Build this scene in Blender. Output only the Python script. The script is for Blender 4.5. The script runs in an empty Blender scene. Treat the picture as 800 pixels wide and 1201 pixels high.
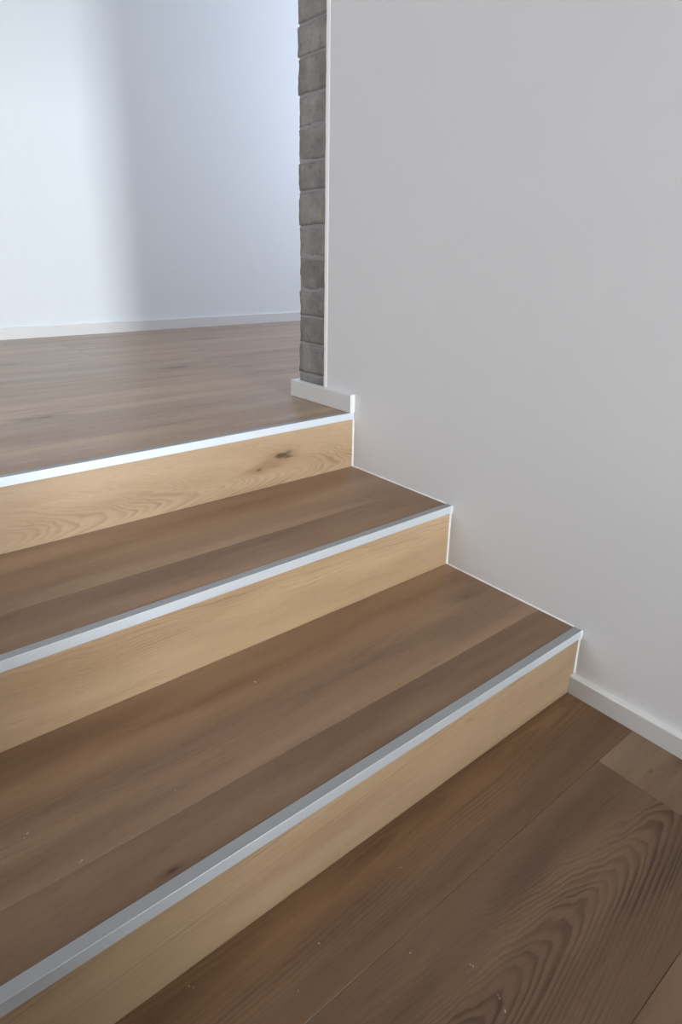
import bpy, bmesh, math, random
from mathutils import Matrix, Vector, noise
random.seed(7)
sc = bpy.context.scene
COL = sc.collection

# ------------------------------------------------------------------ camera
F, PITCH, YAW, ROLL = 724.25, -0.3245, 0.6723, 0.0117
fwd = Vector((math.sin(YAW) * math.cos(PITCH), math.cos(YAW) * math.cos(PITCH), math.sin(PITCH)))
rgt = Vector((math.cos(YAW), -math.sin(YAW), 0))
up = rgt.cross(fwd)
r2 = rgt * math.cos(ROLL) + up * math.sin(ROLL)
u2 = -rgt * math.sin(ROLL) + up * math.cos(ROLL)
cd = bpy.data.cameras.new('camera')
cam = bpy.data.objects.new('camera', cd)
COL.objects.link(cam)
cam.matrix_world = Matrix(((r2.x, u2.x, -fwd.x, -1.2666), (r2.y, u2.y, -fwd.y, -0.6182), (r2.z, u2.z, -fwd.z, 1.0129), (0, 0, 0, 1)))
cd.sensor_fit = 'VERTICAL'
cd.sensor_height = 36
cd.lens = F / 1201 * 36
cd.shift_x = 12.46 / 1201
cd.shift_y = -57.35 / 1201
cd.clip_start = 0.02
sc.camera = cam

# ------------------------------------------------------------------ world, exposure
w = bpy.data.worlds.new('world')
sc.world = w
w.use_nodes = True
w.node_tree.nodes['Background'].inputs[0].default_value = (0.62, 0.74, 1.0, 1)
w.node_tree.nodes['Background'].inputs[1].default_value = 1.0
vs = sc.view_settings
vs.view_transform = 'Standard'
vs.look = 'None'
vs.gamma = 1
vs.use_curve_mapping = False
vs.exposure = 0.07

# ------------------------------------------------------------------ dimensions
H1, H2, H3 = 0.17, 0.3507, 0.5331          # tread heights
Y1, Y2, Y3 = 0.0, 0.4228, 0.8518           # nosing fronts
O = 0.0034                                 # riser behind the nosing lip
TW, LIP = 0.0205, 0.0215                   # nosing profile
YB0, YB1 = 1.0098, 1.163                   # brick pier
YD = 3.3557                                # wall beyond the landing
XL, XR, YF = -2.7, 3.2, -5.8               # left wall, hall end wall, wall behind the camera
ZC, ZC2 = 2.75, 3.05                       # ceilings

# ------------------------------------------------------------------ lights: daylight standing in the windows
def area(name, loc, target, sx, sy, power, col, spread=180):
    l = bpy.data.lights.new(name, 'AREA')
    l.shape = 'RECTANGLE'
    l.size, l.size_y = sx, sy
    l.energy = power
    l.color = col
    l.spread = math.radians(spread)
    o = bpy.data.objects.new(name, l)
    COL.objects.link(o)
    o.location = loc
    o.rotation_euler = (Vector(target) - Vector(loc)).to_track_quat('-Z', 'Z').to_euler()
    return o
# window openings: (axis, u0, u1, z0, z1)
YMASK = -1.45                              # added wall behind the camera, its opening shapes the rear light
WIN_LEFT = (-0.25, 1.75, 0.85, 2.3)          # in wall_left, y range, z range
WIN_REAR = (-1.10, -0.10, 0.85, 2.35)      # in wall_rear, x range, z range
WIN_HALL = (1.35, 2.9, 1.5, 2.85)          # in wall_hall_end, y range, z range
area('window_light_left', (XL - 0.03, 0.75, 1.575), (0, 0.75, 1.575), 1.95, 1.4, 24, (1.0, 0.98, 0.955))
area('window_light_rear', (-0.60, YF - 0.03, 1.6), (-0.60, 0, 1.6), 0.96, 1.45, 450, (0.88, 0.95, 1.0))
area('window_light_hall', (XR + 0.03, 2.125, 2.175), (0, 2.125, 2.175), 1.5, 1.3, 52, (0.73, 0.815, 1.0))

# ------------------------------------------------------------------ node helper and materials
def material(name):
    m = bpy.data.materials.new(name)
    m.use_nodes = True
    nt = m.node_tree
    return m, nt, nt.nodes['Principled BSDF']
class NB:
    def __init__(self, nt): self.nt = nt
    def n(self, t, **k):
        nd = self.nt.nodes.new(t)
        for a, b in k.items(): setattr(nd, a, b)
        return nd
    def put(self, sock, v):
        if v is None: return
        if hasattr(v, 'node'): self.nt.links.new(v, sock)
        else: sock.default_value = v
    def m(self, op, a, b=None, c=None, clamp=False):
        nd = self.n('ShaderNodeMath', operation=op, use_clamp=clamp)
        for i, v in enumerate((a, b, c)): self.put(nd.inputs[i], v)
        return nd.outputs[0]
    def v(self, op, a, b=None):
        nd = self.n('ShaderNodeVectorMath', operation=op)
        self.put(nd.inputs[0], a); self.put(nd.inputs[1], b)
        return nd.outputs['Value' if op in ('LENGTH', 'DISTANCE', 'DOT_PRODUCT') else 'Vector']
    def xyz(self, x, y, z):
        nd = self.n('ShaderNodeCombineXYZ')
        for i, v in enumerate((x, y, z)): self.put(nd.inputs[i], v)
        return nd.outputs[0]
    def sep(self, v):
        nd = self.n('ShaderNodeSeparateXYZ'); self.put(nd.inputs[0], v)
        return nd.outputs
    def noise(self, vec, scale=1.0, detail=3.0, rough=0.5):
        nd = self.n('ShaderNodeTexNoise')
        self.put(nd.inputs['Vector'], vec)
        nd.inputs['Scale'].default_value = scale; nd.inputs['Detail'].default_value = detail; nd.inputs['Roughness'].default_value = rough
        return nd.outputs['Fac']
    def rng(self, v, a, b, c, d, smooth=False):
        nd = self.n('ShaderNodeMapRange', interpolation_type='SMOOTHSTEP' if smooth else 'LINEAR')
        for i, x in enumerate((v, a, b, c, d)): self.put(nd.inputs[i], x)
        return nd.outputs[0]
    def mix(self, f, a, b, mode='MIX'):
        nd = self.n('ShaderNodeMix', data_type='RGBA', blend_type=mode)
        self.put(nd.inputs[0], f); self.put(nd.inputs[6], a); self.put(nd.inputs[7], b)
        return nd.outputs[2]
    def attr(self, name):
        nd = self.n('ShaderNodeAttribute', attribute_type='OBJECT', attribute_name=name)
        return nd
    def bump(self, h, strength, dist):
        nd = self.n('ShaderNodeBump')
        nd.inputs['Strength'].default_value = strength; nd.inputs['Distance'].default_value = dist
        self.put(nd.inputs['Height'], h)
        return nd.outputs[0]

def rgb(r, g, b): # sRGB 0-255 -> linear
    f = lambda c: (c / 255 / 12.92) if c / 255 <= 0.04045 else ((c / 255 + 0.055) / 1.055) ** 2.4
    return (f(r), f(g), f(b), 1)

def oak(name, light, dark, grey, knotc, rough, ringc, porec):
    """Sawn oak: growth rings cut into cathedral arches, open pores, broad tone, knots; per-plank figure from the plank's properties."""
    m, nt, bs = material(name)
    N = NB(nt)
    co = N.n('ShaderNodeTexCoord').outputs['Object']
    x, y, z = N.sep(co)[:]
    seed = N.attr('seed').outputs['Fac']; u0 = N.attr('arch_centre').outputs['Fac']
    kk = N.attr('arch_pitch').outputs['Fac']; fig = N.attr('figure').outputs['Fac']
    tint = N.attr('tint').outputs['Fac']; gr = N.attr('greyness').outputs['Fac']
    lo = N.noise(N.xyz(N.m('MULTIPLY', x, 2.2), N.m('MULTIPLY', y, 7.0), seed), 1, 2)
    mi = N.noise(N.xyz(N.m('MULTIPLY', x, 14.0), N.m('MULTIPLY', y, 40.0), N.m('ADD', seed, 5.3)), 1, 2)
    # two possible knots warp the rings around them
    ks = []; warp = None
    for nm in ('knot_a', 'knot_b'):
        kn = N.attr(nm).outputs['Vector']
        kx, ky, kr = N.sep(kn)[:]
        dx = N.m('MULTIPLY', N.m('SUBTRACT', x, kx), 0.34); dy = N.m('SUBTRACT', y, ky)
        d = N.m('SQRT', N.m('ADD', N.m('MULTIPLY', dx, dx), N.m('MULTIPLY', dy, dy)))
        d = N.m('DIVIDE', N.m('ADD', d, N.m('MULTIPLY', N.m('SUBTRACT', mi, 0.5), N.m('MULTIPLY', kr, 3.4))), N.m('MAXIMUM', kr, 0.0001))
        g = N.m('POWER', 2.718, N.m('MULTIPLY', N.m('MULTIPLY', d, d), -0.35))
        g = N.m('MULTIPLY', g, N.m('GREATER_THAN', kr, 0.0002))
        ks.append((d, g, kr))
        wv = N.m('MULTIPLY', N.m('MULTIPLY', g, kr), 0.9)
        warp = wv if warp is None else N.m('ADD', warp, wv)
    xx = N.m('ADD', x, N.m('MULTIPLY', N.m('SUBTRACT', lo, 0.5), 0.34))
    xx = N.m('ADD', xx, N.m('MULTIPLY', N.m('SUBTRACT', mi, 0.5), 0.07))
    u = N.m('SUBTRACT', N.m('ADD', y, N.m('MULTIPLY', N.m('SUBTRACT', lo, 0.5), 0.045)), u0)
    u = N.m('ADD', N.m('ADD', u, warp), N.m('MULTIPLY', N.m('SUBTRACT', mi, 0.5), 0.009))
    rad = N.m('SQRT', N.m('ADD', N.m('MULTIPLY', u, u), 0.0009))
    f = N.m('ADD', N.m('MULTIPLY', xx, kk), N.m('MULTIPLY', rad, 150.0))
    f = N.m('ADD', f, N.m('MULTIPLY', N.noise(N.xyz(N.m('MULTIPLY', f, 0.33), seed, 2.0), 1, 2), 3.0))
    each = N.noise(N.xyz(N.m('MULTIPLY', f, 0.9), seed, 7.0), 1, 1)
    fr = N.m('FRACT', f)
    ring = N.m('MULTIPLY', N.rng(fr, 0.25, 0.82, 0, 1, True), N.rng(fr, 0.86, 1.0, 1, 0, True))
    irr = N.noise(N.xyz(N.m('MULTIPLY', x, 5.0), N.m('MULTIPLY', y, 16.0), N.m('ADD', seed, 11.0)), 1, 3)
    ring = N.m('MULTIPLY', ring, N.m('MULTIPLY', fig, N.rng(irr, 0.35, 0.65, 0.1, 1.0)))
    ring = N.m('MULTIPLY', ring, N.m('MULTIPLY', N.rng(each, 0.3, 0.7, 0.35, 1.1), N.m('MULTIPLY', N.rng(rad, 0.05, 0.13, 1.0, 0.25, True), N.rng(u, 0.01, 0.06, 1.0, 0.5, True))))
    pores = N.noise(N.xyz(N.m('MULTIPLY', x, 26.0), N.m('MULTIPLY', y, 620.0), seed), 1, 3, 0.6)
    pore = N.rng(pores, 0.5, 0.72, 0, 1)
    broad = N.noise(N.xyz(N.m('MULTIPLY', x, 1.3), N.m('MULTIPLY', y, 11.0), N.m('ADD', seed, 3.1)), 1, 4, 0.55)
    fleck = N.noise(N.xyz(N.m('MULTIPLY', x, 60.0), N.m('MULTIPLY', y, 160.0), N.m('ADD', seed, 8.1)), 1, 2, 0.5)
    c = N.mix(N.rng(broad, 0.31, 0.69, 0, 1), light, dark)
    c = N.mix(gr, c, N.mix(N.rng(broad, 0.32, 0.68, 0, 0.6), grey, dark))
    c = N.mix(N.m('MULTIPLY', ring, ringc), c, N.mix(1.0, c, (0.42, 0.36, 0.31, 1), 'MULTIPLY'))
    c = N.mix(N.m('MULTIPLY', pore, porec), c, N.mix(1.0, c, (0.55, 0.49, 0.43, 1), 'MULTIPLY'))
    c = N.mix(N.rng(fleck, 0.55, 0.8, 0, 0.16), c, light)
    for d, g, kr in ks:
        c = N.mix(N.m('MULTIPLY', N.m('POWER', g, 1.2), 0.5), c, knotc)
        c = N.mix(N.m('MULTIPLY', N.rng(d, 0.15, 0.6, 0.7, 0), N.m('GREATER_THAN', kr, 0.0002)), c, (0.022, 0.013, 0.008, 1))
    c = N.mix(1.0, c, N.xyz(tint, tint, tint), 'MULTIPLY')
    N.put(bs.inputs['Base Color'], c)
    N.put(bs.inputs['Roughness'], N.m('ADD', N.m('MULTIPLY', pore, 0.10), rough))
    bs.inputs['Specular IOR Level'].default_value = 0.5
    hgt = N.m('SUBTRACT', 1.0, N.m('ADD', N.m('MULTIPLY', pore, 0.6), N.m('MULTIPLY', ring, 0.5)))
    N.put(bs.inputs['Normal'], N.bump(hgt, 0.25, 0.0006))
    return m

M = {}
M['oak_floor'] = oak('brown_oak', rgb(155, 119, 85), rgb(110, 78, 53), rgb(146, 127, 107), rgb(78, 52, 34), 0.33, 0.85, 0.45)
M['oak_riser'] = oak('natural_oak', rgb(187, 159, 126), rgb(163, 133, 100), rgb(184, 162, 138), rgb(112, 74, 42), 0.45, 0.62, 0.34)

def plain(name, col, rough, var=0.02, bumps=None, metal=0.0, spec=0.5):
    m, nt, bs = material(name)
    N = NB(nt)
    co = N.n('ShaderNodeTexCoord').outputs['Object']
    a = N.noise(co, 3.0, 3)
    lo = tuple(c * (1 - var) for c in col[:3]) + (1,)
    hi = tuple(min(1, c * (1 + var)) for c in col[:3]) + (1,)
    N.put(bs.inputs['Base Color'], N.mix(a, lo, hi))
    bs.inputs['Roughness'].default_value = rough
    bs.inputs['Metallic'].default_value = metal
    bs.inputs['Specular IOR Level'].default_value = spec
    if bumps:
        N.put(bs.inputs['Normal'], N.bump(N.noise(co, bumps[0], 4), bumps[1], bumps[2]))
    return m
M['plaster'] = plain('white_plaster_paint', (0.74, 0.735, 0.73), 0.85, 0.015, (260, 0.12, 0.0006), spec=0.25)
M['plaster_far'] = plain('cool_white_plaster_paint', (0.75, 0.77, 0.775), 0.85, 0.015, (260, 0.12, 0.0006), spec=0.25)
M['ceiling'] = plain('ceiling_paint', (0.80, 0.80, 0.79), 0.9, 0.01, (200, 0.1, 0.0005))
M['white_gloss'] = plain('white_skirting_enamel', (0.69, 0.68, 0.66), 0.38, 0.02, (60, 0.06, 0.0004))
M['sealant'] = plain('white_sealant', (0.84, 0.82, 0.80), 0.45, 0.02, (120, 0.2, 0.0005))
M['crumb'] = plain('pale_dust', (0.42, 0.34, 0.25), 0.9, 0.05)
M['substrate'] = plain('plywood_substrate', (0.32, 0.23, 0.15), 0.8, 0.1)
M['mortar'] = plain('grey_mortar', (0.34, 0.33, 0.32), 0.95, 0.15, (180, 0.6, 0.002))

def aluminium(name, lo, hi):
    m, nt, bs = material(name)
    N = NB(nt)
    x, y, z = N.sep(N.n('ShaderNodeTexCoord').outputs['Object'])[:]
    br = N.noise(N.xyz(N.m('MULTIPLY', x, 3.0), N.m('MULTIPLY', y, 1800.0), N.m('MULTIPLY', z, 1800.0)), 1, 2)
    N.put(bs.inputs['Base Color'], N.mix(br, lo, hi))
    bs.inputs['Metallic'].default_value = 0.7
    N.put(bs.inputs['Roughness'], N.rng(br, 0.3, 0.7, 0.48, 0.60))
    return m
M['aluminium'] = aluminium('satin_anodised_aluminium', (0.66, 0.71, 0.75, 1), (0.76, 0.81, 0.85, 1))
M['aluminium_top'] = aluminium('darker_aluminium_tread_flange', (0.36, 0.37, 0.37, 1), (0.44, 0.45, 0.45, 1))

def brickmat():
    m, nt, bs = material('grey_rendered_brick')
    N = NB(nt)
    co = N.n('ShaderNodeTexCoord').outputs['Object']
    s = N.attr('seed').outputs['Fac']
    cx = N.v('ADD', co, N.xyz(s, s, s))
    a = N.noise(cx, 14, 5, 0.6); b = N.noise(cx, 60, 4, 0.6); d = N.noise(cx, 30, 3)
    c = N.mix(N.rng(a, 0.3, 0.7, 0, 1), rgb(124, 121, 119), rgb(156, 152, 148))
    c = N.mix(N.rng(b, 0.55, 0.75, 0, 0.6), c, rgb(92, 82, 76))
    c = N.mix(N.rng(d, 0.60, 0.72, 0, 0.5), c, rgb(176, 162, 140))
    t = N.attr('tint').outputs['Fac']
    c = N.mix(1.0, c, N.xyz(t, t, t), 'MULTIPLY')
    N.put(bs.inputs['Base Color'], c)
    bs.inputs['Roughness'].default_value = 0.92
    bs.inputs['Specular IOR Level'].default_value = 0.2
    N.put(bs.inputs['Normal'], N.bump(b, 0.6, 0.003))
    return m
M['brick'] = brickmat()
def glassmat():
    m, nt, bs = material('clear_window_glass')
    bs.inputs['Transmission Weight'].default_value = 1.0
    bs.inputs['Roughness'].default_value = 0.0
    bs.inputs['IOR'].default_value = 1.01
    return m
M['glass'] = glassmat()

# ------------------------------------------------------------------ object helpers
def link(name, me, mat, parent=None, loc=(0, 0, 0)):
    o = bpy.data.objects.new(name, me)
    COL.objects.link(o)
    if mat: me.materials.append(mat)
    if parent: o.parent = parent
    o.location = loc
    return o
def tag(o, label, cat=None, kind=None, group=None):
    if label: o['label'] = label
    if cat: o['category'] = cat
    if kind: o['kind'] = kind
    if group: o['group'] = group
    return o
def box_bm(bm, x0, x1, y0, y1, z0, z1, bevel=0.0, seg=1):
    r = bmesh.ops.create_cube(bm, size=1, matrix=Matrix.Translation(((x0 + x1) / 2, (y0 + y1) / 2, (z0 + z1) / 2)) @ Matrix.Diagonal((x1 - x0, y1 - y0, z1 - z0, 1)))
    if bevel:
        es = list({e for v in r['verts'] for e in v.link_edges})
        bmesh.ops.bevel(bm, geom=es, offset=bevel, segments=seg, profile=0.5, affect='EDGES', clamp_overlap=True)
def mesh(bm, name):
    me = bpy.data.meshes.new(name)
    bm.to_mesh(me); bm.free()
    return me
def box(name, x0, x1, y0, y1, z0, z1, mat, parent=None, bevel=0.0, seg=1):
    """A box with its origin at the middle of its own base."""
    cx, cy = (x0 + x1) / 2, (y0 + y1) / 2
    bm = bmesh.new()
    box_bm(bm, x0 - cx, x1 - cx, y0 - cy, y1 - cy, 0, z1 - z0, bevel, seg)
    return link(name, mesh(bm, name), mat, parent, (cx, cy, z0))
def profile_x(name, pts, x0, x1, mat, parent=None, smooth=False):
    """Extrude a (y, z) outline along x."""
    bm = bmesh.new()
    a = [bm.verts.new((x0, p[0], p[1])) for p in pts]; b = [bm.verts.new((x1, p[0], p[1])) for p in pts]
    n = len(pts)
    for i in range(n): bm.faces.new((a[i], a[(i + 1) % n], b[(i + 1) % n], b[i]))
    bm.faces.new(a[::-1]); bm.faces.new(b)
    bmesh.ops.recalc_face_normals(bm, faces=bm.faces)
    return link(name, mesh(bm, name), mat, parent)
def empty(name, loc=(0, 0, 0)):
    o = bpy.data.objects.new(name, None); COL.objects.link(o); o.location = loc
    o.empty_display_size = 0.1
    return o
def wood(o, seed, centre=0.0, pitch=22.0, fig=0.6, tint=1.0, grey=0.0, ka=None, kb=None):
    o['seed'] = float(seed); o['arch_centre'] = float(centre); o['arch_pitch'] = float(pitch); o['figure'] = float(fig)
    o['tint'] = float(tint); o['greyness'] = float(grey)
    o['knot_a'] = [float(v) for v in (ka or (0, 0, 0))]; o['knot_b'] = [float(v) for v in (kb or (0, 0, 0))]
    return o
T = 0.014
def plank(x0, x1, y0, y1, ztop, parent, seed, **kw):
    """A floor plank: long in x, eased upper edges; knots given in world x, y."""
    g = 0.0002
    cx, cy = (x0 + x1) / 2, (y0 + y1) / 2
    px, py = parent.location.x, parent.location.y
    bm = bmesh.new()
    hx, hy = (x1 - x0) / 2 - g, (y1 - y0) / 2 - g
    e = 0.0007
    ring = []
    for (ax, ay, az) in ((hx, hy, -T), (hx, hy, -e), (hx - e, hy - e, 0)):
        ring.append([bm.verts.new((sx * ax, sy * ay, az)) for sx, sy in ((-1, -1), (1, -1), (1, 1), (-1, 1))])
    for r in (0, 1):
        for i in range(4): bm.faces.new((ring[r][i], ring[r][(i + 1) % 4], ring[r + 1][(i + 1) % 4], ring[r + 1][i]))
    bm.faces.new(ring[2]); bm.faces.new(ring[0][::-1])
    o = link('plank', mesh(bm, 'plank'), M['oak_floor'], parent)
    o.location = Vector((cx, cy, ztop)) - parent_world(parent)
    for k in ('ka', 'kb'):
        if k in kw and kw[k]: kw[k] = (kw[k][0] - cx, kw[k][1] - cy, kw[k][2])
    if 'cy' in kw: kw['centre'] = kw.pop('cy') - cy
    return wood(o, seed, **kw)
def parent_world(p):
    v = Vector((0, 0, 0))
    while p: v += p.location; p = p.parent
    return v

# ------------------------------------------------------------------ floors
def strip_floor(parent, x0, x1, rows, ztop, special=None, L=1.9, tints=(0.85, 1.1), greys=(0, 0.8), knots=()):
    for r, (a, b) in enumerate(rows):
        cuts = [x0]
        if special and r in special:
            for p in special[r]: plank(p[0], p[1], a, b, ztop, parent, p[2], **dict(p[3]))
            continue
        xx = x0 + random.uniform(0.4, 1.7)
        while xx < x1 - 0.25:
            cuts.append(xx); xx += L
        cuts.append(x1)
        for i in range(len(cuts) - 1):
            kn = [k for k in knots if a < k[1] < b and cuts[i] < k[0] < cuts[i + 1]] + [None, None]
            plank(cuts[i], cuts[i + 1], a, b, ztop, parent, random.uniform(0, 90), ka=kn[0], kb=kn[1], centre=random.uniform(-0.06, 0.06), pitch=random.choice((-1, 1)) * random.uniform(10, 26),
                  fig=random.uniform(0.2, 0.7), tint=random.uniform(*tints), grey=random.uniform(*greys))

fl = box('floor', XL, 0.0, YF, O, -0.05, -T - 0.0002, M['substrate'])
tag(fl, 'brown oak plank floor at the foot of the steps', 'floor', 'structure')
rows = [(-0.16, O)]
yy = -0.16
while yy > YF + 0.01:
    rows.append((max(yy - 0.28, YF), yy)); yy -= 0.28
special = {
    0: [(XL, 0.0, 3.0, dict(centre=0.05, pitch=5.0, fig=0.8, tint=0.68, grey=0.0))],
    1: [(XL, -0.163, 21.0, dict(cy=-0.305, pitch=22.0, fig=1.7, tint=0.60, grey=0.2)),
        (-0.163, 0.0, 33.5, dict(centre=0.3, pitch=6.0, fig=0.3, tint=0.80, grey=0.6, ka=(-0.028, -0.268, 0.008), kb=(-0.105, -0.242, 0.0022)))],
    2: [(XL, 0.0, 47.0, dict(centre=0.0, pitch=12.0, fig=0.5, tint=0.60, grey=0.2))],
}
strip_floor(fl, XL, 0.0, rows, 0.0, special)

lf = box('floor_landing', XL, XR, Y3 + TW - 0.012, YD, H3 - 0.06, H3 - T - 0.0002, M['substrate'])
tag(lf, 'brown oak plank floor of the landing above the steps, glare greyed into its colour', 'floor', 'structure')
rows = []
yy = Y3 + TW
b = 1.06
while yy < YD - 0.001:
    rows.append((yy, b)); yy = b; b = min(b + 0.28, YD)
strip_floor(lf, XL, XR, rows, H3, None, 1.9, (1.3, 1.6), (0.7, 1.25), ((-0.70, 2.45, 0.030), (-0.82, 1.36, 0.022), (0.45, 2.75, 0.025), (-0.1, 1.95, 0.02), (0.20, 1.62, 0.018)))  # raised tint and greyness put the reflected glare into the plank colour

# ------------------------------------------------------------------ the steps
st = empty('staircase', (0, 0, 0))
tag(st, 'three wide oak steps with brown treads, pale risers and metal edge strips', 'stairs')
steps = ((Y1, 0.0, H1), (Y2, H1, H2), (Y3, H2, H3))
SX1 = -0.0012
# treads
tr = box('tread', XL, SX1, TW, Y2 + O + 0.012, H1 - 0.05, H1 - T - 0.0002, M['substrate'], st)
plank(XL, SX1, TW, 0.118, H1, tr, 12.0, centre=0.2, pitch=6.0, fig=0.35, tint=0.74, grey=0.3, ka=(-1.03, 0.032, 0.004))
plank(XL, SX1, 0.118, Y2 + O, H1, tr, 15.0, cy=0.245, pitch=-7.0, fig=0.4, tint=0.95, grey=0.35, ka=(-0.095, 0.270, 0.012))
tr2 = box('tread', XL, SX1, Y2 + TW, Y3 + O + 0.012, H2 - 0.05, H2 - T - 0.0002, M['substrate'], st)
plank(XL, SX1, Y2 + TW, 0.579, H2, tr2, 52.0, centre=0.1, pitch=5.0, fig=0.35, tint=0.88, grey=0.1, ka=(-0.235, 0.545, 0.003))
plank(XL, SX1, 0.579, Y3 + O, H2, tr2, 61.0, centre=-0.2, pitch=-6.0, fig=0.35, tint=1.05, grey=0.5)
# risers: a plank on edge, local y = height
for i, (y, z0, z1) in enumerate(steps):
    bm = bmesh.new()
    hgt = z1 - z0 - 0.001
    box_bm(bm, XL / 2, -XL / 2, -hgt / 2 - 0.009, hgt / 2, -0.006, 0.006, 0.0006)
    o = link('riser', mesh(bm, 'riser'), M['oak_riser'], st, (XL / 2 + SX1, y + O + 0.006, (z0 + z1) / 2))
    o.rotation_euler = (math.pi / 2, 0, 0)
    mx = XL / 2
    spec = (dict(seed=5.0, centre=0.075, pitch=9.0, fig=1.1, tint=0.86, grey=0.1, ka=(-0.40 - mx, 0.035, 0.0025)),
            dict(seed=30.0, centre=0.085, pitch=-6.0, fig=0.95, tint=1.0, grey=0.0),
            dict(seed=44.0, centre=-0.06, pitch=26.0, fig=1.1, tint=1.0, grey=0.35, ka=(-0.283 - mx, -0.003, 0.014), kb=(-0.36 - mx, -0.030, 0.009)))[i]
    wood(o, **spec)
# nosing profiles
for (y, z0, z1) in steps:
    t, p = 0.0022, 0.0012
    r = 0.0005
    pts = [(y + TW, z1 - 0.001), (y + TW - 0.0006, z1 + p)]
    for k in range(6):
        a = math.radians(90 + 18 * k)
        pts.append((y + r + r * math.cos(a), z1 + p - r + r * math.sin(a)))
    pts += [(y, z1 - LIP + 0.0008), (y + 0.0008, z1 - LIP), (y + O - 0.0002, z1 - LIP), (y + O - 0.0002, z1 - 0.001)]
    n = profile_x('nosing_strip', pts, XL, SX1, M['aluminium'], st)
    n['label'] = 'satin silver metal edge strip'
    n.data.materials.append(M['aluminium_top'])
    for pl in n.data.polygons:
        if pl.normal.z > 0.9: pl.material_index = 1  # upward faces take the darker aluminium
# sealant beads where the steps meet the wall
def bead(p0, p1, r, parent):
    """A slightly uneven run of sealant between two points in the wall's corner."""
    bm = bmesh.new()
    a, b = Vector(p0), Vector(p1); d = (b - a); n = max(6, int(d.length / 0.012))
    up_ = Vector((0, 0, 1)) if abs(d.normalized().z) < 0.5 else Vector((0, -1, 0))
    rings = []
    for i in range(n + 1):
        c = a + d * i / n
        rr = r * (1 + 0.35 * noise.noise(c * 60))
        rings.append([bm.verts.new(c), bm.verts.new(c + Vector((-rr, 0, 0))), bm.verts.new(c + Vector((-rr * 0.62, 0, 0)) + up_ * rr * 0.62), bm.verts.new(c + up_ * rr)])
    for i in range(n):
        for k in range(4): bm.faces.new((rings[i][k], rings[i][(k + 1) % 4], rings[i + 1][(k + 1) % 4], rings[i + 1][k]))
    bm.faces.new(rings[0]); bm.faces.new(rings[-1][::-1])
    bmesh.ops.recalc_face_normals(bm, faces=bm.faces)
    return link('sealant_bead', mesh(bm, 'sealant_bead'), M['sealant'], parent)
bead((0, Y1 + O, 0.050), (0, Y1 + O, H1 - LIP), 0.0032, st)
bead((0, Y2 + O, H1), (0, Y2 + O, H2 - LIP), 0.0036, st)
bead((0, Y3 + O, H2), (0, Y3 + O, H3 - LIP), 0.0036, st)
bead((0, Y1 + TW, H1), (0, Y2 + O, H1), 0.0024, st)
bead((0, Y2 + TW, H2), (0, Y3 + O, H2), 0.0024, st)
for (y, z0, z1) in steps[:2]:
    bead((0, y, z1 - LIP), (0, y, z1 + 0.001), 0.0026, st)

# ------------------------------------------------------------------ walls
def wall_x(name, x0, x1, y0, y1, z0, z1, hole, mat, label):
    """Wall across x (thin in x) with an optional rectangular opening (y0, y1, z0, z1)."""
    bm = bmesh.new()
    if hole:
        a, b, c, d = hole
        for (p, q, r, s) in ((y0, a, z0, z1), (b, y1, z0, z1), (a, b, z0, c), (a, b, d, z1)):
            if q - p > 1e-6 and s - r > 1e-6: box_bm(bm, x0, x1, p, q, r, s)
    else: box_bm(bm, x0, x1, y0, y1, z0, z1)
    return tag(link(name, mesh(bm, name), mat), label, 'wall', 'structure')
def wall_y(name, x0, x1, y0, y1, z0, z1, hole, mat, label):
    bm = bmesh.new()
    if hole:
        a, b, c, d = hole
        for (p, q, r, s) in ((x0, a, z0, z1), (b, x1, z0, z1), (a, b, z0, c), (a, b, d, z1)):
            if q - p > 1e-6 and s - r > 1e-6: box_bm(bm, p, q, y0, y1, r, s)
    else: box_bm(bm, x0, x1, y0, y1, z0, z1)
    return tag(link(name, mesh(bm, name), mat), label, 'wall', 'structure')
WT = 0.15
wall_x('wall_right', 0.0, 0.20, YF, YB0, -0.05, ZC2, None, M['plaster'], 'white plastered wall running up beside the steps')
wall_x('wall_left', XL - WT, XL, YF - WT, YD + WT, -0.05, ZC2, WIN_LEFT, M['plaster'], 'white plastered wall opposite the steps, out of view')
wall_y('wall_rear', XL, 0.20, YF - WT, YF, -0.05, ZC2, WIN_REAR, M['plaster'], 'white plastered end wall of the room behind the viewer')
wall_y('wall_light_mask', XL, 0.0, YMASK - 0.12, YMASK, -0.01, ZC2, (-0.95, -0.0005, -0.01, 2.05), M['plaster'], 'unseen white wall added behind the viewer, its opening shaping the rear light')  # added out of view; head and jamb trim rear light on stairs and far wall
wall_y('wall_low_blocker', -2.3, 0.0, -2.5, -2.38, 0.001, 0.75, None, M['plaster'], 'unseen low white wall added behind the viewer to shade the steps')  # added out of view to hold rear window light off the lower steps
wall_y('wall_back', XL, XR, YD, YD + WT, H3 - 0.06, ZC2, None, M['plaster_far'], 'cool white wall at the far side of the landing')
wall_x('wall_hall_end', XR, XR + WT, YB1, YD + WT, H3 - 0.06, ZC2, WIN_HALL, M['plaster_far'], 'white wall at the end of the landing, hidden behind the brick pier')
wall_y('wall_hall_near', 0.20, XR + WT, YB1 - 0.15, YB1 - 0.005, H3 - 0.06, ZC2, None, M['plaster_far'], 'white wall of the landing behind the right wall, out of view')
cl = box('ceiling', XL - WT, XR + WT, YF - WT, YD + WT, ZC2, ZC2 + 0.1, M['ceiling'])
tag(cl, 'white ceiling over steps and landing, out of view', 'ceiling', 'structure')

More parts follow.
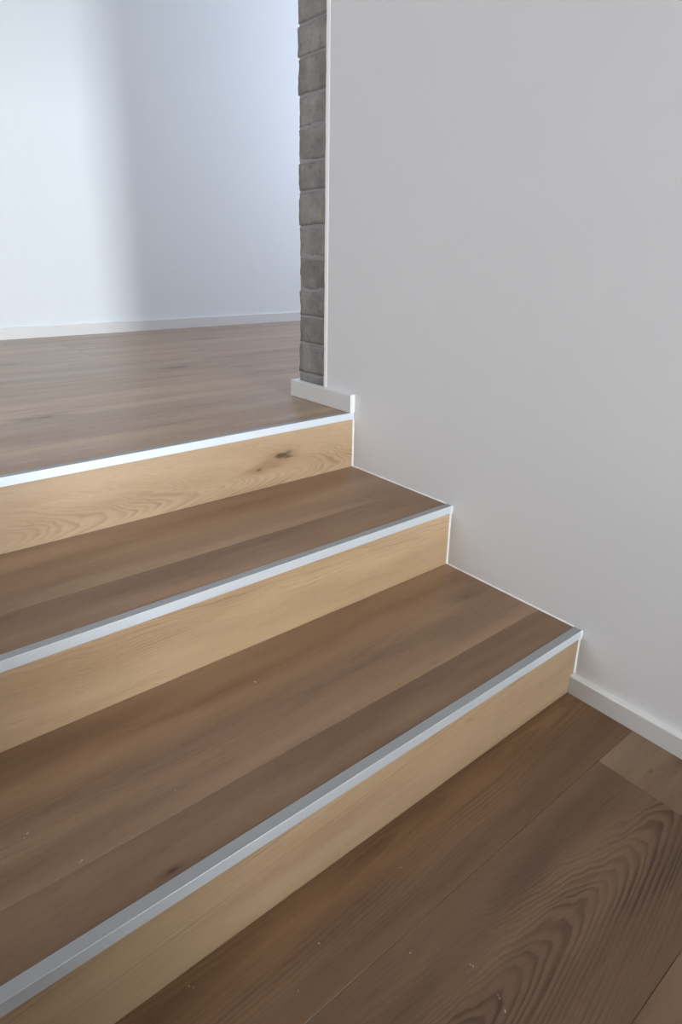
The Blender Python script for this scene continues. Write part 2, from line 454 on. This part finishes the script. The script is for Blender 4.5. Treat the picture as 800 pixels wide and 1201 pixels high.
# plaster edge bead beside the brick
bm = bmesh.new()
n = 150
prev = None
for i in range(n + 1):
    z = H3 + 0.055 + (ZC2 - H3 - 0.056) * i / n
    wv = 0.0022 * noise.noise(Vector((0, 0, z * 16))) + 0.0012 * noise.noise(Vector((3, 0, z * 60)))
    ring = [bm.verts.new(v) for v in ((0.004, YB0 - 0.013, z), (-0.0008, YB0 - 0.013, z), (-0.0022, YB0 - 0.004, z), (-0.0022, YB0 + 0.002 + wv, z), (0.004, YB0 + 0.004 + wv, z))]
    if prev:
        for k in range(5): bm.faces.new((prev[k], prev[(k + 1) % 5], ring[(k + 1) % 5], ring[k]))
    prev = ring
bmesh.ops.recalc_face_normals(bm, faces=bm.faces)
tag(link('trim_1', mesh(bm, 'trim_1'), M['sealant']), 'narrow white plaster edge strip running up beside the brick', 'trim', 'structure')

# ------------------------------------------------------------------ brick pier
pier = box('brick_pier', 0.008, 0.20, YB0 + 0.0005, YB1 - 0.006, H3 - 0.014, ZC2, M['mortar'])
tag(pier, 'narrow pier of rough grey bricks at the end of the white wall', 'pier')
joints = [H3 - 0.013, 0.619, 0.724, 0.815, 0.901, 1.006, 1.102, 1.207, 1.293, 1.390, 1.479, 1.581, 1.667, 1.76]
while joints[-1] < ZC2 - 0.12: joints.append(joints[-1] + 0.096)
joints[-1] = ZC2
for i in range(len(joints) - 1):
    z0, z1 = joints[i] + 0.0018, joints[i + 1] - 0.0018
    bm = bmesh.new()
    X0, X1_, A, B = 0.0, 0.198, YB0 + 0.001, YB1
    hx, hy, hz = (X1_ - X0) / 2, (B - A) / 2, (z1 - z0) / 2
    bmesh.ops.create_cube(bm, size=1, matrix=Matrix.Diagonal((2 * hx, 2 * hy, 2 * hz, 1)))
    bmesh.ops.subdivide_edges(bm, edges=bm.edges[:], cuts=7, use_grid_fill=True)
    off = Vector((i * 3.7, 1.3 * i, 9.1))
    for v in bm.verts:
        c = v.co
        # rounded, chipped arrises
        m_ = [abs(c.x) / hx, abs(c.y) / hy, abs(c.z) / hz]
        edge = sorted(m_)[1]
        nz = noise.noise(c * 22 + off) * 0.5 + noise.noise(c * 60 + off) * 0.3
        s = 0.0035 * nz
        if edge > 0.93: s -= 0.0018 + 0.0035 * max(0, noise.noise(c * 35 + off * 2))
        d = Vector((c.x / hx if m_[0] > 0.99 else 0, c.y / hy if m_[1] > 0.99 else 0, c.z / hz if m_[2] > 0.99 else 0))
        if c.y < -hy * 0.99 : d.y = 0                     # bedded against the plaster
        if c.x > hx * 0.99: d.x = 0
        v.co = c + d * s
    dx = random.uniform(-0.002, 0.003); dy = random.uniform(-0.0035, 0.0025)
    for v in bm.verts:
        if v.co.y > 0: v.co.y += dy
    bmesh.ops.recalc_face_normals(bm, faces=bm.faces)
    me = mesh(bm, 'brick')
    for pl in me.polygons: pl.use_smooth = True
    o = link('brick', me, M['brick'], pier)
    o.location = Vector((hx + X0 + 0.004 + dx, (A + B) / 2, (z0 + z1) / 2)) - pier.location
    o['seed'] = i * 2.3; o['tint'] = random.uniform(0.92, 1.2)

# ------------------------------------------------------------------ skirting boards
BH, BT = 0.048, 0.0187
def skirt_profile(h, t, e=0.0025):
    return [(0, 0), (t, 0), (t, h - e), (t - e * 0.3, h - e * 0.3), (t - e, h), (0, h)]
def board(name, p0, p1, out, z, h, t, mat=None, parent=None, miter=(0, 0)):
    """A skirting board from p0 to p1 (x, y) with its face towards out."""
    p0, p1, out = Vector(p0), Vector(p1), Vector(out)
    d = (p1 - p0).normalized()
    bm = bmesh.new(); rr = []
    for p, s, mt in ((p0, -1, miter[0]), (p1, 1, miter[1])):
        rr.append([bm.verts.new((p.x + out.x * a + d.x * s * mt * a, p.y + out.y * a + d.y * s * mt * a, z + b)) for a, b in skirt_profile(h, t)])
    n = len(rr[0])
    for i in range(n): bm.faces.new((rr[0][i], rr[0][(i + 1) % n], rr[1][(i + 1) % n], rr[1][i]))
    bm.faces.new(rr[0][::-1]); bm.faces.new(rr[1])
    bmesh.ops.recalc_face_normals(bm, faces=bm.faces)
    return link(name, mesh(bm, name), mat or M['white_gloss'], parent)
tag(board('baseboard_right', (0, YF), (0, O - 0.0002), (-1, 0), 0.0003, BH, BT), 'low white skirting board along the foot of the right wall', 'skirting', 'structure')
ub = board('baseboard_landing', (0, Y3 - 0.001), (0, YB1), (-1, 0), H3 + 0.0014, 0.058, BT, miter=(0, 1))
tag(ub, 'short white skirting board on the landing below the brick pier', 'skirting', 'structure')
rt = board('return_board', (0, YB1), (0.21, YB1), (0, 1), H3 + 0.0014, 0.058, BT, parent=ub, miter=(1, 0))
tag(board('baseboard_back', (XL, YD), (XR, YD), (0, -1), H3 + 0.0003, 0.066, 0.015), 'thin white skirting board along the far wall of the landing', 'skirting', 'structure')
tag(board('baseboard_left', (XL, O), (XL, YF), (1, 0), 0.0003, BH, BT), 'white skirting board on the wall opposite the right wall, out of view', 'skirting', 'structure')

# ------------------------------------------------------------------ windows (out of frame, they let the daylight in)
def window(name, plane, axis, hole, label):
    a, b, c, d = hole
    root = empty(name, (plane, (a + b) / 2, c) if axis == 'x' else ((a + b) / 2, plane, c))
    tag(root, label, 'window', 'structure')
    def bar(nm, u0, u1, z0, z1, dp, mat):
        if axis == 'x': o = box(nm, plane - dp, plane + dp, u0, u1, z0, z1, mat)
        else: o = box(nm, u0, u1, plane - dp, plane + dp, z0, z1, mat)
        o.location -= root.location; o.parent = root
    f = 0.05
    bar('window_frame', a, a + f, c, d, 0.025, M['white_gloss']); bar('window_frame', b - f, b, c, d, 0.025, M['white_gloss'])
    bar('window_frame', a + f, b - f, c, c + f, 0.025, M['white_gloss']); bar('window_frame', a + f, b - f, d - f, d, 0.025, M['white_gloss'])
window('window_1', XL - 0.10, 'x', WIN_LEFT, 'wide window in the left wall, out of view')
window('window_2', YF - 0.10, 'y', WIN_REAR, 'narrow tall window behind the viewer, out of view')
window('window_3', XR + 0.10, 'x', WIN_HALL, 'high window at the end of the landing, out of view')

# ------------------------------------------------------------------ crumbs of plaster and sawdust left on the boards
SPOTS = [(-0.242, 0.105, 0), (-0.667, -0.076, 0), (-0.856, -0.088, 0), (-0.692, -0.256, 0), (-0.696, -0.307, 0), (-0.703, -0.322, 0), (-1.037, -0.024, 0), (-0.919, -0.121, 0), (-0.01, -0.146, 0), (-0.754, -0.185, 0), (-0.55, 0.322, 1), (-0.967, 0.16, 1), (-1.18, 0.223, 1), (-0.717, 0.313, 1), (-1.129, 0.127, 1), (-0.304, 0.276, 1), (-0.089, 0.261, 1), (-0.269, 0.546, 2), (-0.28, 0.802, 2), (-0.869, 0.684, 2), (-0.817, 0.477, 2)]
for level, where in ((0, 'the lower floor'), (H1, 'the lowest tread'), (H2, 'the middle tread')):
    bm = bmesh.new()
    for (x, y, z) in [(p[0], p[1], level) for p in SPOTS if p[2] == (0, H1, H2).index(level)]:
        for k in range(random.choice((1, 1, 2))):
            r = random.uniform(0.0008, 0.0017)
            c = Vector((x + k * random.uniform(-0.006, 0.006), y + k * random.uniform(-0.006, 0.006), z + r * 0.57))
            v = bmesh.ops.create_icosphere(bm, subdivisions=1, radius=1, matrix=Matrix.Translation(c) @ Matrix.Rotation(random.uniform(0, 3), 4, 'Z') @ Matrix.Diagonal((r * random.uniform(1, 1.8), r * random.uniform(0.6, 1.1), r * 0.55, 1)))['verts']
            for q in v: q.co += Vector((random.uniform(-1, 1), random.uniform(-1, 1), 0)) * r * 0.2
    cr = link('dust_crumbs', mesh(bm, 'dust_crumbs'), M['crumb'])
    tag(cr, 'tiny pale crumbs of dust scattered over ' + where, 'dust', 'stuff')
